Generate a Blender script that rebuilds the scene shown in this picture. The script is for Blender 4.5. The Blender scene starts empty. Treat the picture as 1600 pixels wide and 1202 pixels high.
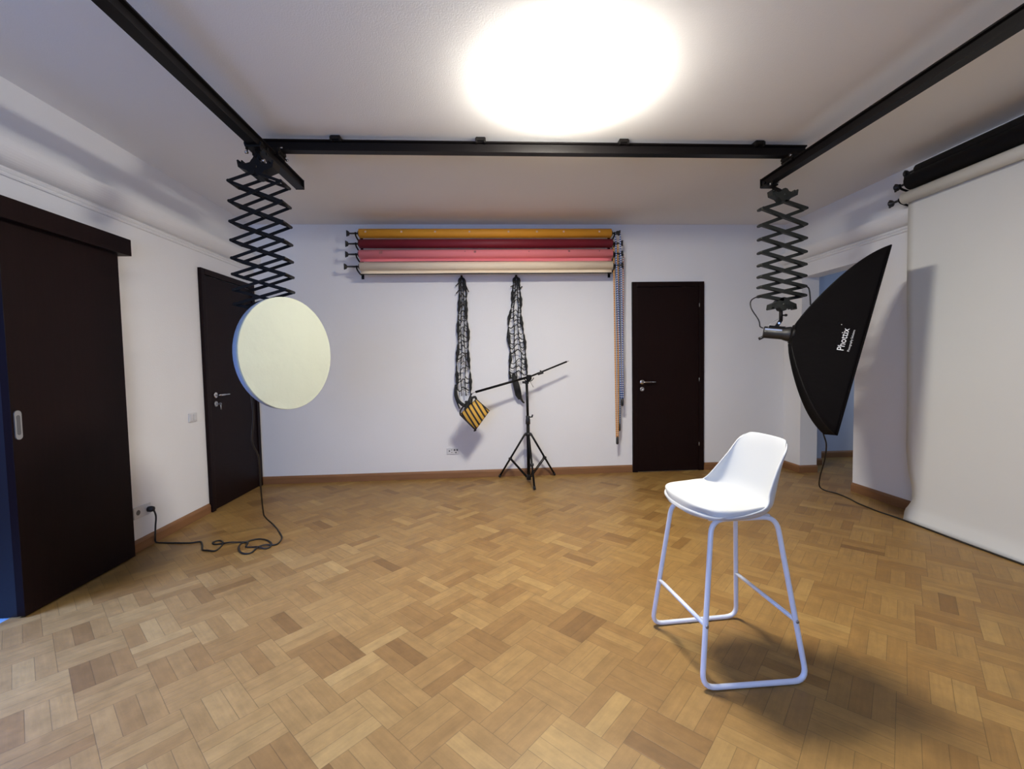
import bpy, bmesh, math, random
from mathutils import Vector, Matrix
random.seed(7)
S = bpy.context.scene
C = S.collection
PI = math.pi

# ------------------------------------------------------------------ camera
cd = bpy.data.cameras.new('camera'); cam = bpy.data.objects.new('camera', cd); C.objects.link(cam)
p_, y_, r_ = .0476, .0596, -.0182
fw = Vector((math.sin(y_)*math.cos(p_), math.cos(y_)*math.cos(p_), -math.sin(p_)))
rt = Vector((math.cos(y_), -math.sin(y_), 0)); up = rt.cross(fw)
rt2 = rt*math.cos(r_)+up*math.sin(r_); up2 = up*math.cos(r_)-rt*math.sin(r_)
M = Matrix((rt2, up2, -fw)).transposed().to_4x4(); M.translation = Vector((0, 0, 1.2347))
cam.matrix_world = M
cd.sensor_width = 36; cd.lens = 36*690.97/1600; cd.clip_start = .02
S.camera = cam

# ------------------------------------------------------------------ world, exposure, daylight
S.view_settings.view_transform = 'Standard'; S.view_settings.look = 'None'
S.view_settings.gamma = 1; S.view_settings.use_curve_mapping = False
S.view_settings.exposure = 0.1
w = bpy.data.worlds.new('world'); S.world = w; w.use_nodes = True
w.node_tree.nodes['Background'].inputs[0].default_value = (.35, .55, 1, 1)
w.node_tree.nodes['Background'].inputs[1].default_value = .6
def area(name, loc, target, sx, sy, power, col):
    l = bpy.data.lights.new(name, 'AREA'); l.shape = 'RECTANGLE'; l.size = sx; l.size_y = sy
    l.energy = power; l.color = col
    o = bpy.data.objects.new(name, l); C.objects.link(o); o.location = loc
    o.rotation_euler = (Vector(target)-Vector(loc)).to_track_quat('-Z', 'Y').to_euler()
    return o
area('daylight_front_window', (-1.2, -1.42, 1.45), (-1.2, 0, 1.4), 2.2, 1.5, 74, (.27, .47, 1))
area('daylight_side_room', (-3.35, 1.25, 2.35), (-1.75, 1.55, 0), .9, .9, 72, (.20, .34, 1)).data.spread = math.radians(75)
area('daylight_passage', (5.6, 4.4, 1.5), (4.2, 4.6, 1.0), .9, 1.4, 10, (.6, .74, 1))
LAMP = (.47, 2.40)
LAMP_STRENGTH = 168
S.cycles.caustics_reflective = False; S.cycles.caustics_refractive = False
S.cycles.sample_clamp_indirect = 4

# ------------------------------------------------------------------ materials
MAT = {}
def mat(name, col, rough=.6, metal=0, spec=.5, var=.0, scale=8, bump=0, bscale=60, stretch=(1, 1, 1), emit=None, sheen=0, coat=0):
    m = bpy.data.materials.new(name); m.use_nodes = True
    nt = m.node_tree; b = nt.nodes['Principled BSDF']
    b.inputs['Base Color'].default_value = (*col, 1); b.inputs['Roughness'].default_value = rough
    b.inputs['Metallic'].default_value = metal; b.inputs['Specular IOR Level'].default_value = spec
    if coat: b.inputs['Coat Weight'].default_value = coat
    if emit: b.inputs['Emission Color'].default_value = (*emit[0], 1); b.inputs['Emission Strength'].default_value = emit[1]
    tc = nt.nodes.new('ShaderNodeTexCoord'); mp = nt.nodes.new('ShaderNodeMapping')
    mp.inputs['Scale'].default_value = stretch
    nt.links.new(tc.outputs['Object'], mp.inputs[0])
    if var:
        n = nt.nodes.new('ShaderNodeTexNoise'); n.inputs['Scale'].default_value = scale; n.inputs['Detail'].default_value = 5
        nt.links.new(mp.outputs[0], n.inputs['Vector'])
        mx = nt.nodes.new('ShaderNodeMix'); mx.data_type = 'RGBA'
        mx.inputs[6].default_value = (*[max(0, c*(1-var)) for c in col], 1)
        mx.inputs[7].default_value = (*[min(1, c*(1+var)) for c in col], 1)
        nt.links.new(n.outputs[0], mx.inputs[0]); nt.links.new(mx.outputs[2], b.inputs['Base Color'])
    if bump:
        n = nt.nodes.new('ShaderNodeTexNoise'); n.inputs['Scale'].default_value = bscale; n.inputs['Detail'].default_value = 4
        nt.links.new(mp.outputs[0], n.inputs['Vector'])
        bp = nt.nodes.new('ShaderNodeBump'); bp.inputs['Strength'].default_value = bump; bp.inputs['Distance'].default_value = .01
        nt.links.new(n.outputs[0], bp.inputs['Height']); nt.links.new(bp.outputs[0], b.inputs['Normal'])
    MAT[name] = m
    return m
mat('wall_paint', (.83, .83, .83), .9, var=.02, scale=3, bump=.12, bscale=140)
mat('ceiling_paint', (.83, .82, .80), .95, var=.02, scale=2, bump=.12, bscale=140)
mat('cornice_paint', (.83, .83, .82), .8)
mat('base_wood', (.24, .115, .048), .5, spec=.3, var=.25, scale=4, stretch=(.6, .6, 8))
mat('espresso', (.0085, .0030, .0026), .5, spec=.12, var=.35, scale=5, stretch=(12, 12, .5))
mat('espresso_dark', (.008, .0035, .003), .5)
mat('chrome', (.62, .61, .6), .25, 1)
mat('satin', (.42, .42, .42), .4, .8)
mat('black_metal', (.006, .005, .0045), .48, .0, spec=.16)
mat('black_plastic', (.012, .011, .011), .45)
mat('rail_black', (.005, .004, .004), .42, spec=.13)
mat('grey_green_metal', (.022, .025, .022), .42, .2)
mat('black_fabric', (.0035, .0028, .003), .85, spec=.08, bump=.15, bscale=25)
mat('net_black', (.012, .012, .012), .8)
mat('rubber', (.01, .01, .01), .8)
mat('cord_black', (.014, .012, .01), .5)
mat('sock_white', (.485, .515, .415), .9, var=.03, scale=6, bump=.35, bscale=14)
mat('rim_daylit_blue', (.30, .36, .46), .7, bump=.3, bscale=30)  # pale dish rim, blue of the daylight put into its base colour
mat('stool_plastic', (.56, .57, .57), .45, spec=.3)
mat('stool_leather', (.60, .605, .58), .65, bump=.05, bscale=200)
mat('stool_metal', (.74, .79, .88), .3, coat=.3)
mat('paper_orange', (.90, .40, .03), .6, var=.05, scale=3)
mat('paper_maroon', (.20, .010, .022), .6, var=.1, scale=3)
mat('paper_pink', (.90, .25, .26), .65, var=.04, scale=3)
mat('paper_cream', (.95, .80, .58), .65, var=.03, scale=3)
mat('paper_mark', (.85, .55, .35), .7)
mat('paper_mark_dark', (.40, .13, .12), .7)
mat('paper_white', (.70, .70, .665), .85, var=.025, scale=2.2, bump=.08, bscale=5)
mat('paper_black', (.006, .005, .006), .7, spec=.2)
mat('paper_charcoal', (.010, .009, .009), .7, spec=.2)
mat('core_brown', (.22, .13, .07), .8)
mat('plate_white', (.66, .66, .66), .4)
mat('socket_dark', (.12, .12, .12), .6)
mat('lamp_glass', (.9, .9, .9), .4, emit=((1, .945, .845), LAMP_STRENGTH))
mat('lamp_ring', (.8, .8, .8), .4)
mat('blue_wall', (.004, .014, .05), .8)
mat('passage_paint', (.50, .54, .62), .85)
mat('blue_tile', (.20, .33, .38), .4, var=.08, scale=5)
mat('logo_white', (.75, .75, .75), .6)
mat('frame_white', (.7, .7, .7), .5)

def stripes(name, c1, c2, normal, period, duty=.5, phase=0., rough=.7):
    m = mat(name, c1, rough); nt = m.node_tree; b = nt.nodes['Principled BSDF']
    tc = nt.nodes.new('ShaderNodeTexCoord')
    d = nt.nodes.new('ShaderNodeVectorMath'); d.operation = 'DOT_PRODUCT'; d.inputs[1].default_value = normal
    nt.links.new(tc.outputs['Object'], d.inputs[0])
    a = nt.nodes.new('ShaderNodeMath'); a.operation = 'MULTIPLY_ADD'; a.inputs[1].default_value = 1/period; a.inputs[2].default_value = phase
    nt.links.new(d.outputs['Value'], a.inputs[0])
    f = nt.nodes.new('ShaderNodeMath'); f.operation = 'FRACT'; nt.links.new(a.outputs[0], f.inputs[0])
    g = nt.nodes.new('ShaderNodeMath'); g.operation = 'GREATER_THAN'; g.inputs[1].default_value = duty; nt.links.new(f.outputs[0], g.inputs[0])
    mx = nt.nodes.new('ShaderNodeMix'); mx.data_type = 'RGBA'
    mx.inputs[6].default_value = (*c1, 1); mx.inputs[7].default_value = (*c2, 1)
    nt.links.new(g.outputs[0], mx.inputs[0]); nt.links.new(mx.outputs[2], b.inputs['Base Color'])
    return m
stripes('chain_blue', (.02, .07, .30), (.66, .70, .78), (0, 0, 1), .024, .55)
stripes('chain_navy', (.008, .02, .07), (.30, .38, .50), (0, 0, 1), .024, .55)
stripes('chain_red', (.35, .05, .03), (.75, .72, .70), (0, 0, 1), .024, .5)
stripes('chain_orange', (.42, .14, .02), (.80, .42, .12), (0, 0, 1), .024, .4)
stripes('bag_stripe', (.62, .36, .05), (.012, .007, .007), (.866, 0, .5), .0445, .60, .18)

# parquet: each plank is a face of the floor mesh with its own tone and uv
def parquet():
    m = bpy.data.materials.new('parquet'); m.use_nodes = True; MAT['parquet'] = m
    nt = m.node_tree; N = nt.nodes; L = nt.links; b = N['Principled BSDF']
    at = N.new('ShaderNodeAttribute'); at.attribute_name = 'tone'
    uv = N.new('ShaderNodeUVMap'); uv.uv_map = 'plank'
    ramp = N.new('ShaderNodeValToRGB'); e = ramp.color_ramp.elements
    e[0].position = 0; e[0].color = (0.184, 0.093, 0.023, 1)
    e[1].position = 1; e[1].color = (0.367, 0.227, 0.070, 1)
    for pos, c in ((.2, (0.236, 0.124, 0.032)), (.45, (0.275, 0.153, 0.042)), (.7, (0.306, 0.176, 0.050)), (.88, (0.334, 0.199, 0.059))):
        x = e.new(pos); x.color = (*c, 1)
    L.new(at.outputs['Fac'], ramp.inputs[0])
    def math_(op, a=None, b_=None, c_=None):
        n = N.new('ShaderNodeMath'); n.operation = op
        for i, v in enumerate((a, b_, c_)):
            if v is None: continue
            if isinstance(v, (int, float)): n.inputs[i].default_value = v
            else: L.new(v, n.inputs[i])
        return n.outputs[0]
    # grain along u, offset per plank
    mp = N.new('ShaderNodeMapping'); mp.inputs['Scale'].default_value = (5, 60, 1); L.new(uv.outputs[0], mp.inputs[0])
    cx = N.new('ShaderNodeCombineXYZ'); L.new(math_('MULTIPLY', at.outputs['Fac'], 91.7), cx.inputs[0]); L.new(math_('MULTIPLY', at.outputs['Fac'], 37.1), cx.inputs[2])
    L.new(cx.outputs[0], mp.inputs['Location'])
    n1 = N.new('ShaderNodeTexNoise'); n1.inputs['Scale'].default_value = 1; n1.inputs['Detail'].default_value = 6; n1.inputs['Roughness'].default_value = .6
    L.new(mp.outputs[0], n1.inputs['Vector'])
    # blotches, knots
    tc = N.new('ShaderNodeTexCoord')
    n2 = N.new('ShaderNodeTexNoise'); n2.inputs['Scale'].default_value = 14; n2.inputs['Detail'].default_value = 8; n2.inputs['Roughness'].default_value = .65
    L.new(tc.outputs['Object'], n2.inputs['Vector'])
    n3 = N.new('ShaderNodeTexNoise'); n3.inputs['Scale'].default_value = 1.1; n3.inputs['Detail'].default_value = 2
    L.new(tc.outputs['Object'], n3.inputs['Vector'])
    g = math_('MULTIPLY_ADD', n1.outputs[0], .50, .75)
    g2 = math_('MULTIPLY_ADD', n2.outputs[0], .80, .60)
    g3 = math_('MULTIPLY_ADD', n3.outputs[0], .25, .875)
    gg = math_('MULTIPLY', math_('MULTIPLY', g, g2), g3)
    # joints
    sx = N.new('ShaderNodeSeparateXYZ'); L.new(uv.outputs[0], sx.inputs[0])
    du = math_('MINIMUM', sx.outputs[0], math_('SUBTRACT', .22, sx.outputs[0]))
    dv = math_('MINIMUM', sx.outputs[1], math_('SUBTRACT', .19/3, sx.outputs[1]))
    dm = math_('MINIMUM', du, dv)
    mr = N.new('ShaderNodeMapRange'); mr.inputs['From Min'].default_value = .0002; mr.inputs['From Max'].default_value = .0016
    mr.inputs['To Min'].default_value = .55; mr.inputs['To Max'].default_value = 1; L.new(dm, mr.inputs[0])
    tot = math_('MULTIPLY', gg, mr.outputs[0])
    vm = N.new('ShaderNodeVectorMath'); vm.operation = 'SCALE'; L.new(ramp.outputs[0], vm.inputs[0]); L.new(tot, vm.inputs['Scale'])
    L.new(vm.outputs[0], b.inputs['Base Color'])
    b.inputs['Roughness'].default_value = .42
    L.new(math_('MULTIPLY_ADD', n2.outputs[0], .18, .36), b.inputs['Roughness'])
    bp = N.new('ShaderNodeBump'); bp.inputs['Strength'].default_value = .25; bp.inputs['Distance'].default_value = .002
    L.new(tot, bp.inputs['Height']); L.new(bp.outputs[0], b.inputs['Normal'])
parquet()

# ------------------------------------------------------------------ mesh helpers
def ident(): return Matrix.Identity(4)
class MB:
    def __init__(s): s.bm = bmesh.new()
    def box(s, x0, x1, y0, y1, z0, z1, bev=0, T=None):
        vs = [s.bm.verts.new((x, y, z)) for x in (x0, x1) for y in (y0, y1) for z in (z0, z1)]
        fs = [(0, 1, 3, 2), (4, 6, 7, 5), (0, 4, 5, 1), (2, 3, 7, 6), (0, 2, 6, 4), (1, 5, 7, 3)]
        fc = [s.bm.faces.new([vs[i] for i in f]) for f in fs]
        if bev:
            es = list({e for f in fc for e in f.edges})
            r = bmesh.ops.bevel(s.bm, geom=es, offset=bev, segments=2, affect='EDGES', profile=.5)
            vs = list({v for f in r['faces'] for v in f.verts} | {v for v in vs if v.is_valid})
        if T is not None: bmesh.ops.transform(s.bm, matrix=T, verts=[v for v in vs if v.is_valid])
        return s
    def bar(s, a, b, wd, th, upv=(0, 0, 1), bev=0):
        """flat bar from a to b; wd is the size along upv, th the other"""
        a = Vector(a); b = Vector(b); d = (b-a); L = d.length; x = d.normalized()
        z = (Vector(upv)-x*Vector(upv).dot(x)).normalized(); y = z.cross(x)
        T = Matrix((x, y, z)).transposed().to_4x4(); T.translation = a
        return s.box(0, L, -th/2, th/2, -wd/2, wd/2, bev, T)
    def tube(s, pts, r, seg=12, closed=False, caps=True, rs=None):
        pts = [Vector(p) for p in pts]; n = len(pts); rings = []
        tan = []
        for i in range(n):
            if closed: d = pts[(i+1) % n]-pts[i-1]
            else: d = pts[min(i+1, n-1)]-pts[max(i-1, 0)]
            tan.append(d.normalized())
        ref = Vector((0, 0, 1)) if abs(tan[0].z) < .9 else Vector((1, 0, 0))
        nrm = (ref-tan[0]*ref.dot(tan[0])).normalized()
        for i in range(n):
            t = tan[i]; nrm = (nrm-t*nrm.dot(t)).normalized(); bn = t.cross(nrm)
            rr = rs[i] if rs else r
            rings.append([s.bm.verts.new(pts[i]+(nrm*math.cos(2*PI*k/seg)+bn*math.sin(2*PI*k/seg))*rr) for k in range(seg)])
        for i in range(n if closed else n-1):
            A = rings[i]; B = rings[(i+1) % n]
            for k in range(seg):
                f = s.bm.faces.new((A[k], A[(k+1) % seg], B[(k+1) % seg], B[k])); f.smooth = True
        if caps and not closed:
            s.bm.faces.new(rings[0][::-1]); s.bm.faces.new(rings[-1])
        return s
    def cyl(s, a, b, r, seg=20, r2=None):
        a = Vector(a); b = Vector(b)
        return s.tube([a, b], r, seg, rs=[r, r if r2 is None else r2])
    def lathe(s, a, axis, prof, seg=24):
        """prof: list of (distance along axis, radius)"""
        a = Vector(a); ax = Vector(axis).normalized()
        ref = Vector((0, 0, 1)) if abs(ax.z) < .9 else Vector((1, 0, 0))
        u = (ref-ax*ref.dot(ax)).normalized(); v = ax.cross(u); rings = []
        for d, r in prof:
            rings.append([s.bm.verts.new(a+ax*d+(u*math.cos(2*PI*k/seg)+v*math.sin(2*PI*k/seg))*max(r, 1e-4)) for k in range(seg)])
        for A, B in zip(rings, rings[1:]):
            for k in range(seg):
                f = s.bm.faces.new((A[k], A[(k+1) % seg], B[(k+1) % seg], B[k])); f.smooth = True
        s.bm.faces.new(rings[0][::-1]); s.bm.faces.new(rings[-1])
        return s
    def prism(s, poly, f0, f1):
        """poly 2D points; f0/f1 map (u,v) to 3D for the two faces"""
        A = [s.bm.verts.new(f0(*p)) for p in poly]; B = [s.bm.verts.new(f1(*p)) for p in poly]; n = len(poly)
        s.bm.faces.new(A); s.bm.faces.new(B[::-1])
        for i in range(n): s.bm.faces.new((A[i], B[i], B[(i+1) % n], A[(i+1) % n]))
        return s
    def grid(s, fn, nu, nv, smooth=True):
        V = [[s.bm.verts.new(fn(i/nu, j/nv)) for j in range(nv+1)] for i in range(nu+1)]
        for i in range(nu):
            for j in range(nv):
                f = s.bm.faces.new((V[i][j], V[i+1][j], V[i+1][j+1], V[i][j+1])); f.smooth = smooth
        return s
    def obj(s, name, m, parent=None, origin=None, kind=None, label=None, fix=True):
        if fix: bmesh.ops.recalc_face_normals(s.bm, faces=s.bm.faces[:])
        if origin is not None: bmesh.ops.translate(s.bm, vec=-Vector(origin), verts=s.bm.verts[:])
        me = bpy.data.meshes.new(name); s.bm.to_mesh(me); s.bm.free()
        o = bpy.data.objects.new(name, me); C.objects.link(o)
        if isinstance(m, (list, tuple)):
            for k in m: me.materials.append(MAT[k])
        else: me.materials.append(MAT[m])
        if parent is not None:
            o.parent = parent
            base = Vector((0, 0, 0)); q = parent
            while q is not None: base += Vector(q.location); q = q.parent
            o.location = (Vector(origin) if origin is not None else Vector((0, 0, 0)))-base
        elif origin is not None: o.location = origin
        if kind: o['kind'] = kind
        if label: o['label'] = label
        return o
def thing(name, label, cat, loc=(0, 0, 0), group=None):
    o = bpy.data.objects.new(name, None); C.objects.link(o); o.location = loc; o.empty_display_size = .05
    o['label'] = label; o['category'] = cat
    if group: o['group'] = group
    return o
def tag(o, label, cat, group=None):
    o['label'] = label; o['category'] = cat
    if group: o['group'] = group
    return o
def structure(name, mb, m, parent=None, **k): return mb.obj(name, m, parent, kind='structure' if parent is None else None, **k)
def sempty(name, loc):
    o = bpy.data.objects.new(name, None); C.objects.link(o); o.location = loc; o['kind'] = 'structure'; o.empty_display_size = .05
    return o
def mod(o, t, **k):
    m = o.modifiers.new(t.lower(), t)
    for a, b in k.items(): setattr(m, a, b)
    return m
def smooth_path(pts, n=8, closed=False):
    """Catmull-Rom through pts"""
    P = [Vector(p) for p in pts]; out = []; N = len(P)
    rng = range(N) if closed else range(N-1)
    for i in rng:
        if closed: p0, p1, p2, p3 = P[i-1], P[i], P[(i+1) % N], P[(i+2) % N]
        else: p0, p1, p2, p3 = P[max(i-1, 0)], P[i], P[i+1], P[min(i+2, N-1)]
        for k in range(n):
            t = k/n
            out.append(.5*((2*p1)+(p2-p0)*t+(2*p0-5*p1+4*p2-p3)*t*t+(3*p1-p0-3*p2+p3)*t**3))
    if not closed: out.append(P[-1])
    return out
def fillet_path(pts, r, n=6, closed=False):
    P = [Vector(p) for p in pts]; out = []; N = len(P)
    for i in range(N):
        if not closed and i in (0, N-1): out.append(P[i]); continue
        a = P[i-1]; b = P[i]; c = P[(i+1) % N]
        d1 = (a-b); d2 = (c-b); rr = min(r, d1.length*.45, d2.length*.45)
        s0 = b+d1.normalized()*rr; s1 = b+d2.normalized()*rr
        for k in range(n+1):
            t = k/n; out.append(s0*(1-t)**2+b*2*t*(1-t)+s1*t*t)
    return out

# ------------------------------------------------------------------ room
XL, XR, YB, YF, H = -2.395, 3.364, 4.80, -1.30, 2.721

def floor():
    bm = bmesh.new(); uvl = bm.loops.layers.uv.new('plank'); tl = bm.faces.layers.float.new('tone')
    a45 = PI/4; L_, W_ = .22, .19
    u0 = (1.335, .755)
    def world(u, v): return ((u-v)/math.sqrt(2), (u+v)/math.sqrt(2), 0)
    x0, x1, y0, y1 = XL-.02, 4.7, YF-.02, 5.3
    for i in range(-34, 40):
        for j in range(-34, 40):
            cu = u0[0]+i*.205-j*.015; cv = u0[1]-i*.015+j*.205
            wx, wy, _ = world(cu, cv)
            if wx < x0-.2 or wx > x1+.2 or wy < y0-.2 or wy > y1+.2: continue
            hor = (i+j) % 2 == 0
            base = random.gauss(.5, .10)
            for k in range(3):
                t = min(1, max(0, random.gauss(base, .17)))
                if hor: r = (cu-L_/2, cu+L_/2, cv-W_/2+k*W_/3, cv-W_/2+(k+1)*W_/3)
                else: r = (cu-W_/2+k*W_/3, cu-W_/2+(k+1)*W_/3, cv-L_/2, cv+L_/2)
                pts = [(r[0], r[2]), (r[1], r[2]), (r[1], r[3]), (r[0], r[3])]
                uv = [(0, 0), (L_, 0), (L_, W_/3), (0, W_/3)] if hor else [(0, 0), (0, W_/3), (L_, W_/3), (L_, 0)]
                f = bm.faces.new([bm.verts.new(world(*p)) for p in pts]); f[tl] = t
                for lp, q in zip(f.loops, uv): lp[uvl].uv = q
    for co, no in (((x0, 0, 0), (-1, 0, 0)), ((x1, 0, 0), (1, 0, 0)), ((0, y0, 0), (0, -1, 0)), ((0, y1, 0), (0, 1, 0))):
        bmesh.ops.bisect_plane(bm, geom=bm.verts[:]+bm.edges[:]+bm.faces[:], plane_co=co, plane_no=no, clear_outer=True)
    # screed slab under the planks
    sm = [bm.verts.new(q) for q in ((x0, y0, -.05), (x1, y0, -.05), (x1, y1, -.05), (x0, y1, -.05))]
    tp = [bm.verts.new(q) for q in ((x0, y0, -.002), (x1, y0, -.002), (x1, y1, -.002), (x0, y1, -.002))]
    bm.faces.new(sm[::-1]); bm.faces.new(tp)
    for i in range(4): bm.faces.new((sm[i], sm[(i+1) % 4], tp[(i+1) % 4], tp[i]))
    for f in bm.faces:
        if f.normal.z < 0 and abs(f.calc_center_median().z) < .001: f.normal_flip()
    me = bpy.data.meshes.new('floor'); bm.to_mesh(me); bm.free(); me.materials.append(MAT['parquet'])
    o = bpy.data.objects.new('floor', me); C.objects.link(o); o['kind'] = 'structure'
floor()
structure('ceiling', MB().box(XL-.12, XR+.19, YF-.12, YB+.12, H, H+.1), 'ceiling_paint')
structure('wall_back', MB().box(XL-.12, XR+.19, YB, YB+.12, -.05, H), 'wall_paint')
# left wall with the doorway of the sliding door
OY0, OY1, OZ = .85, 2.352, 1.99
structure('wall_left', MB().box(XL-.12, XL, OY1, YB, -.05, H).box(XL-.12, XL, YF-.12, OY0, -.05, H).box(XL-.12, XL, OY0, OY1, OZ, H), 'wall_paint')
# right wall with the open passage
PY0, PY1, PZ = 3.843, 4.53, 2.088
structure('wall_right', MB().box(XR, XR+.19, PY1, YB, -.05, H).box(XR, XR+.19, YF-.12, PY0, -.05, H).box(XR, XR+.19, PY0, PY1, PZ, H), 'wall_paint')
# wall behind the camera with the window
WX0, WX1, WZ0, WZ1 = -2.3, -.1, .75, 2.2
structure('wall_front', MB().box(XL, WX0, YF-.12, YF, -.05, H).box(WX1, XR, YF-.12, YF, -.05, H).box(WX0, WX1, YF-.12, YF, -.05, WZ0).box(WX0, WX1, YF-.12, YF, WZ1, H), 'wall_paint')
wn = sempty('window_1', (-1.2, YF-.06, WZ0))
MB().box(WX0, WX1, YF-.09, YF-.03, WZ0, WZ0+.06).box(WX0, WX1, YF-.09, YF-.03, WZ1-.06, WZ1).box(WX0, WX0+.06, YF-.09, YF-.03, WZ0, WZ1).box(WX1-.06, WX1, YF-.09, YF-.03, WZ0, WZ1).box(-1.23, -1.17, YF-.09, YF-.03, WZ0, WZ1).obj('window_frame', 'frame_white', wn)
# side room behind the sliding door
structure('floor_side_room', MB().box(-4.6, XL, .4, 4.0, -.05, -.004), 'blue_tile')
structure('wall_side_room', MB().box(-4.7, -4.6, .4, 4.0, -.05, 2.5).box(-4.6, XL-.12, 3.6, 3.7, -.05, 2.5).box(-4.6, XL-.12, .3, .4, -.05, 2.5).box(-4.7, XL-.12, .3, 4.0, 2.5, 2.6), 'blue_wall')
# passage beyond the right opening
structure('wall_passage', MB().box(XR+.19, 6.0, 5.19, 5.29, -.05, 2.6).box(XR+.19, 3.845, 4.83, 5.19, -.05, 2.6).box(6.0, 6.1, 3.0, 5.29, -.05, 2.6).box(XR+.19, 6.0, 2.9, 3.0, -.05, 2.6).box(XR+.19, 6.1, 2.9, 5.29, 2.6, 2.7), 'passage_paint')
structure('floor_passage', MB().box(4.7, 6.0, 3.0, 5.19, -.05, -.004), 'base_wood')

# cornices: two beads on the wall and a rounded shoulder up to the thicker upper wall
def cornice(name, xw, sgn, y0, y1):
    prof = [(0, 2.222), (.010, 2.224), (.014, 2.232), (.010, 2.240), (.006, 2.243), (.012, 2.247), (.018, 2.256), (.012, 2.265), (.008, 2.268)]
    for k in range(11):
        a = k/10*PI/2; prof.append((.010+.085*math.sin(a), 2.270+.095*(1-math.cos(a))))
    prof += [(.095, 2.376), (0, 2.380)]
    structure(name, MB().prism(prof, lambda u, v: (xw+sgn*u, y0, v), lambda u, v: (xw+sgn*u, y1, v)), 'cornice_paint')
cornice('trim_1', XL, 1, YF, YB); cornice('trim_2', XR, -1, YF, YB)

# baseboards
def board(mb, a, b, n):
    """profile along a-b, n = direction into the room"""
    a = Vector((*a, 0)); b = Vector((*b, 0)); n = Vector((*n, 0))
    prof = [(0, 0), (.016, 0), (.016, .058), (.012, .070), (.005, .078), (0, .080)]
    mb.prism(prof, lambda u, v: a+n*u+Vector((0, 0, v)), lambda u, v: b+n*u+Vector((0, 0, v)))
    return mb
structure('baseboard_back', board(board(MB(), (XL, YB), (1.612, YB), (0, -1)), (2.426, YB), (XR, YB), (0, -1)), 'base_wood')
structure('baseboard_left', board(board(MB(), (XL, 2.43), (XL, 3.898), (1, 0)), (XL, YF), (XL, OY0-.07), (1, 0)), 'base_wood')
structure('baseboard_right', board(board(board(MB(), (XR, PY1), (XR, YB-.016), (-1, 0)), (XR, YF), (XR, PY0), (-1, 0)), (XR-.016, PY1), (XR+.19, PY1), (0, -1)), 'base_wood')
structure('baseboard_passage', board(board(MB(), (3.845, 5.19), (6.0, 5.19), (0, -1)), (XR+.19, 4.83), (3.845, 4.83), (0, -1)), 'base_wood')

# ------------------------------------------------------------------ doors
def lever(parent, pos, along, out, flip=1, key=False):
    """round rosette, lever, key rosette; along = lever direction, out = away from the door"""
    p = Vector(pos); al = Vector(along); ou = Vector(out)
    h = MB(); h.lathe(p, ou, [(0, .026), (.006, .026), (.009, .022), (.009, .001)])
    h.tube(fillet_path([p, p+ou*.045, p+ou*.048+al*.03, p+ou*.044+al*.135], .02), .0085, 12)
    h.obj('door_handle', 'chrome', parent, origin=p)
    k = MB(); q = p-Vector((0, 0, .078)); k.lathe(q, ou, [(0, .024), (.006, .024), (.008, .019), (.008, .010), (.004, .006), (.004, .001)])
    ko = k.obj('key_rosette', 'satin', parent, origin=q)
    if key:
        kk = MB(); kk.box(-.0015, .0015, -.0015, .0015, 0, .001)
        kk.bar(q+ou*.004, q+ou*.04, .010, .002); kk.lathe(q+ou*.04-al*.001, al, [(0, .012), (.002, .012)])
        kk.tube([q+ou*.04+al*.003, q+ou*.041+al*.004-Vector((0, 0, .05))], .0045, 8)
        kk.bm.verts.ensure_lookup_table()
        kk.obj('key', 'satin', ko)
# door_1 in the back wall
d1 = sempty('door_1', (2.018, YB, 0))
X0, X1, Z1 = 1.615, 2.423, 2.098
fr = MB()
fr.box(X0, X0+.055, YB-.03, YB-.001, 0, Z1, .003).box(X1-.055, X1, YB-.03, YB-.001, 0, Z1, .003).box(X0+.055, X1-.055, YB-.03, YB-.001, Z1-.055, Z1, .003)
fr.obj('door_frame', 'espresso', d1)
lf = MB().box(X0+.058, X1-.058, YB-.022, YB-.002, .006, Z1-.058, .002).obj('door_leaf', 'espresso', d1)
lever(lf, (1.722, YB-.022, 1.003), (1, 0, 0), (0, -1, 0))
for z in (.30, 1.02, 1.84):
    MB().cyl((X1-.057, YB-.032, z-.02), (X1-.057, YB-.032, z+.02), .004, 10).obj('hinge', 'satin', d1, label='small steel hinge')
# door_2 in the left wall
d2 = sempty('door_2', (XL, 4.33, 0))
Y0, Y1, Z2 = 3.902, 4.765, 2.090
fr = MB(); fr.box(XL+.001, XL+.03, Y0, Y0+.05, 0, Z2, .003).box(XL+.001, XL+.03, Y1-.05, Y1, 0, Z2, .003).box(XL+.001, XL+.03, Y0+.05, Y1-.05, Z2-.05, Z2, .003)
fr.obj('door_frame', 'espresso', d2)
lf = MB().box(XL+.001, XL+.018, Y0+.056, Y1-.053, .006, Z2-.056, .002).obj('door_leaf', 'espresso', d2)
lever(lf, (XL+.018, 4.035, 1.003), (0, 1, 0), (1, 0, 0), key=True)
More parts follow.
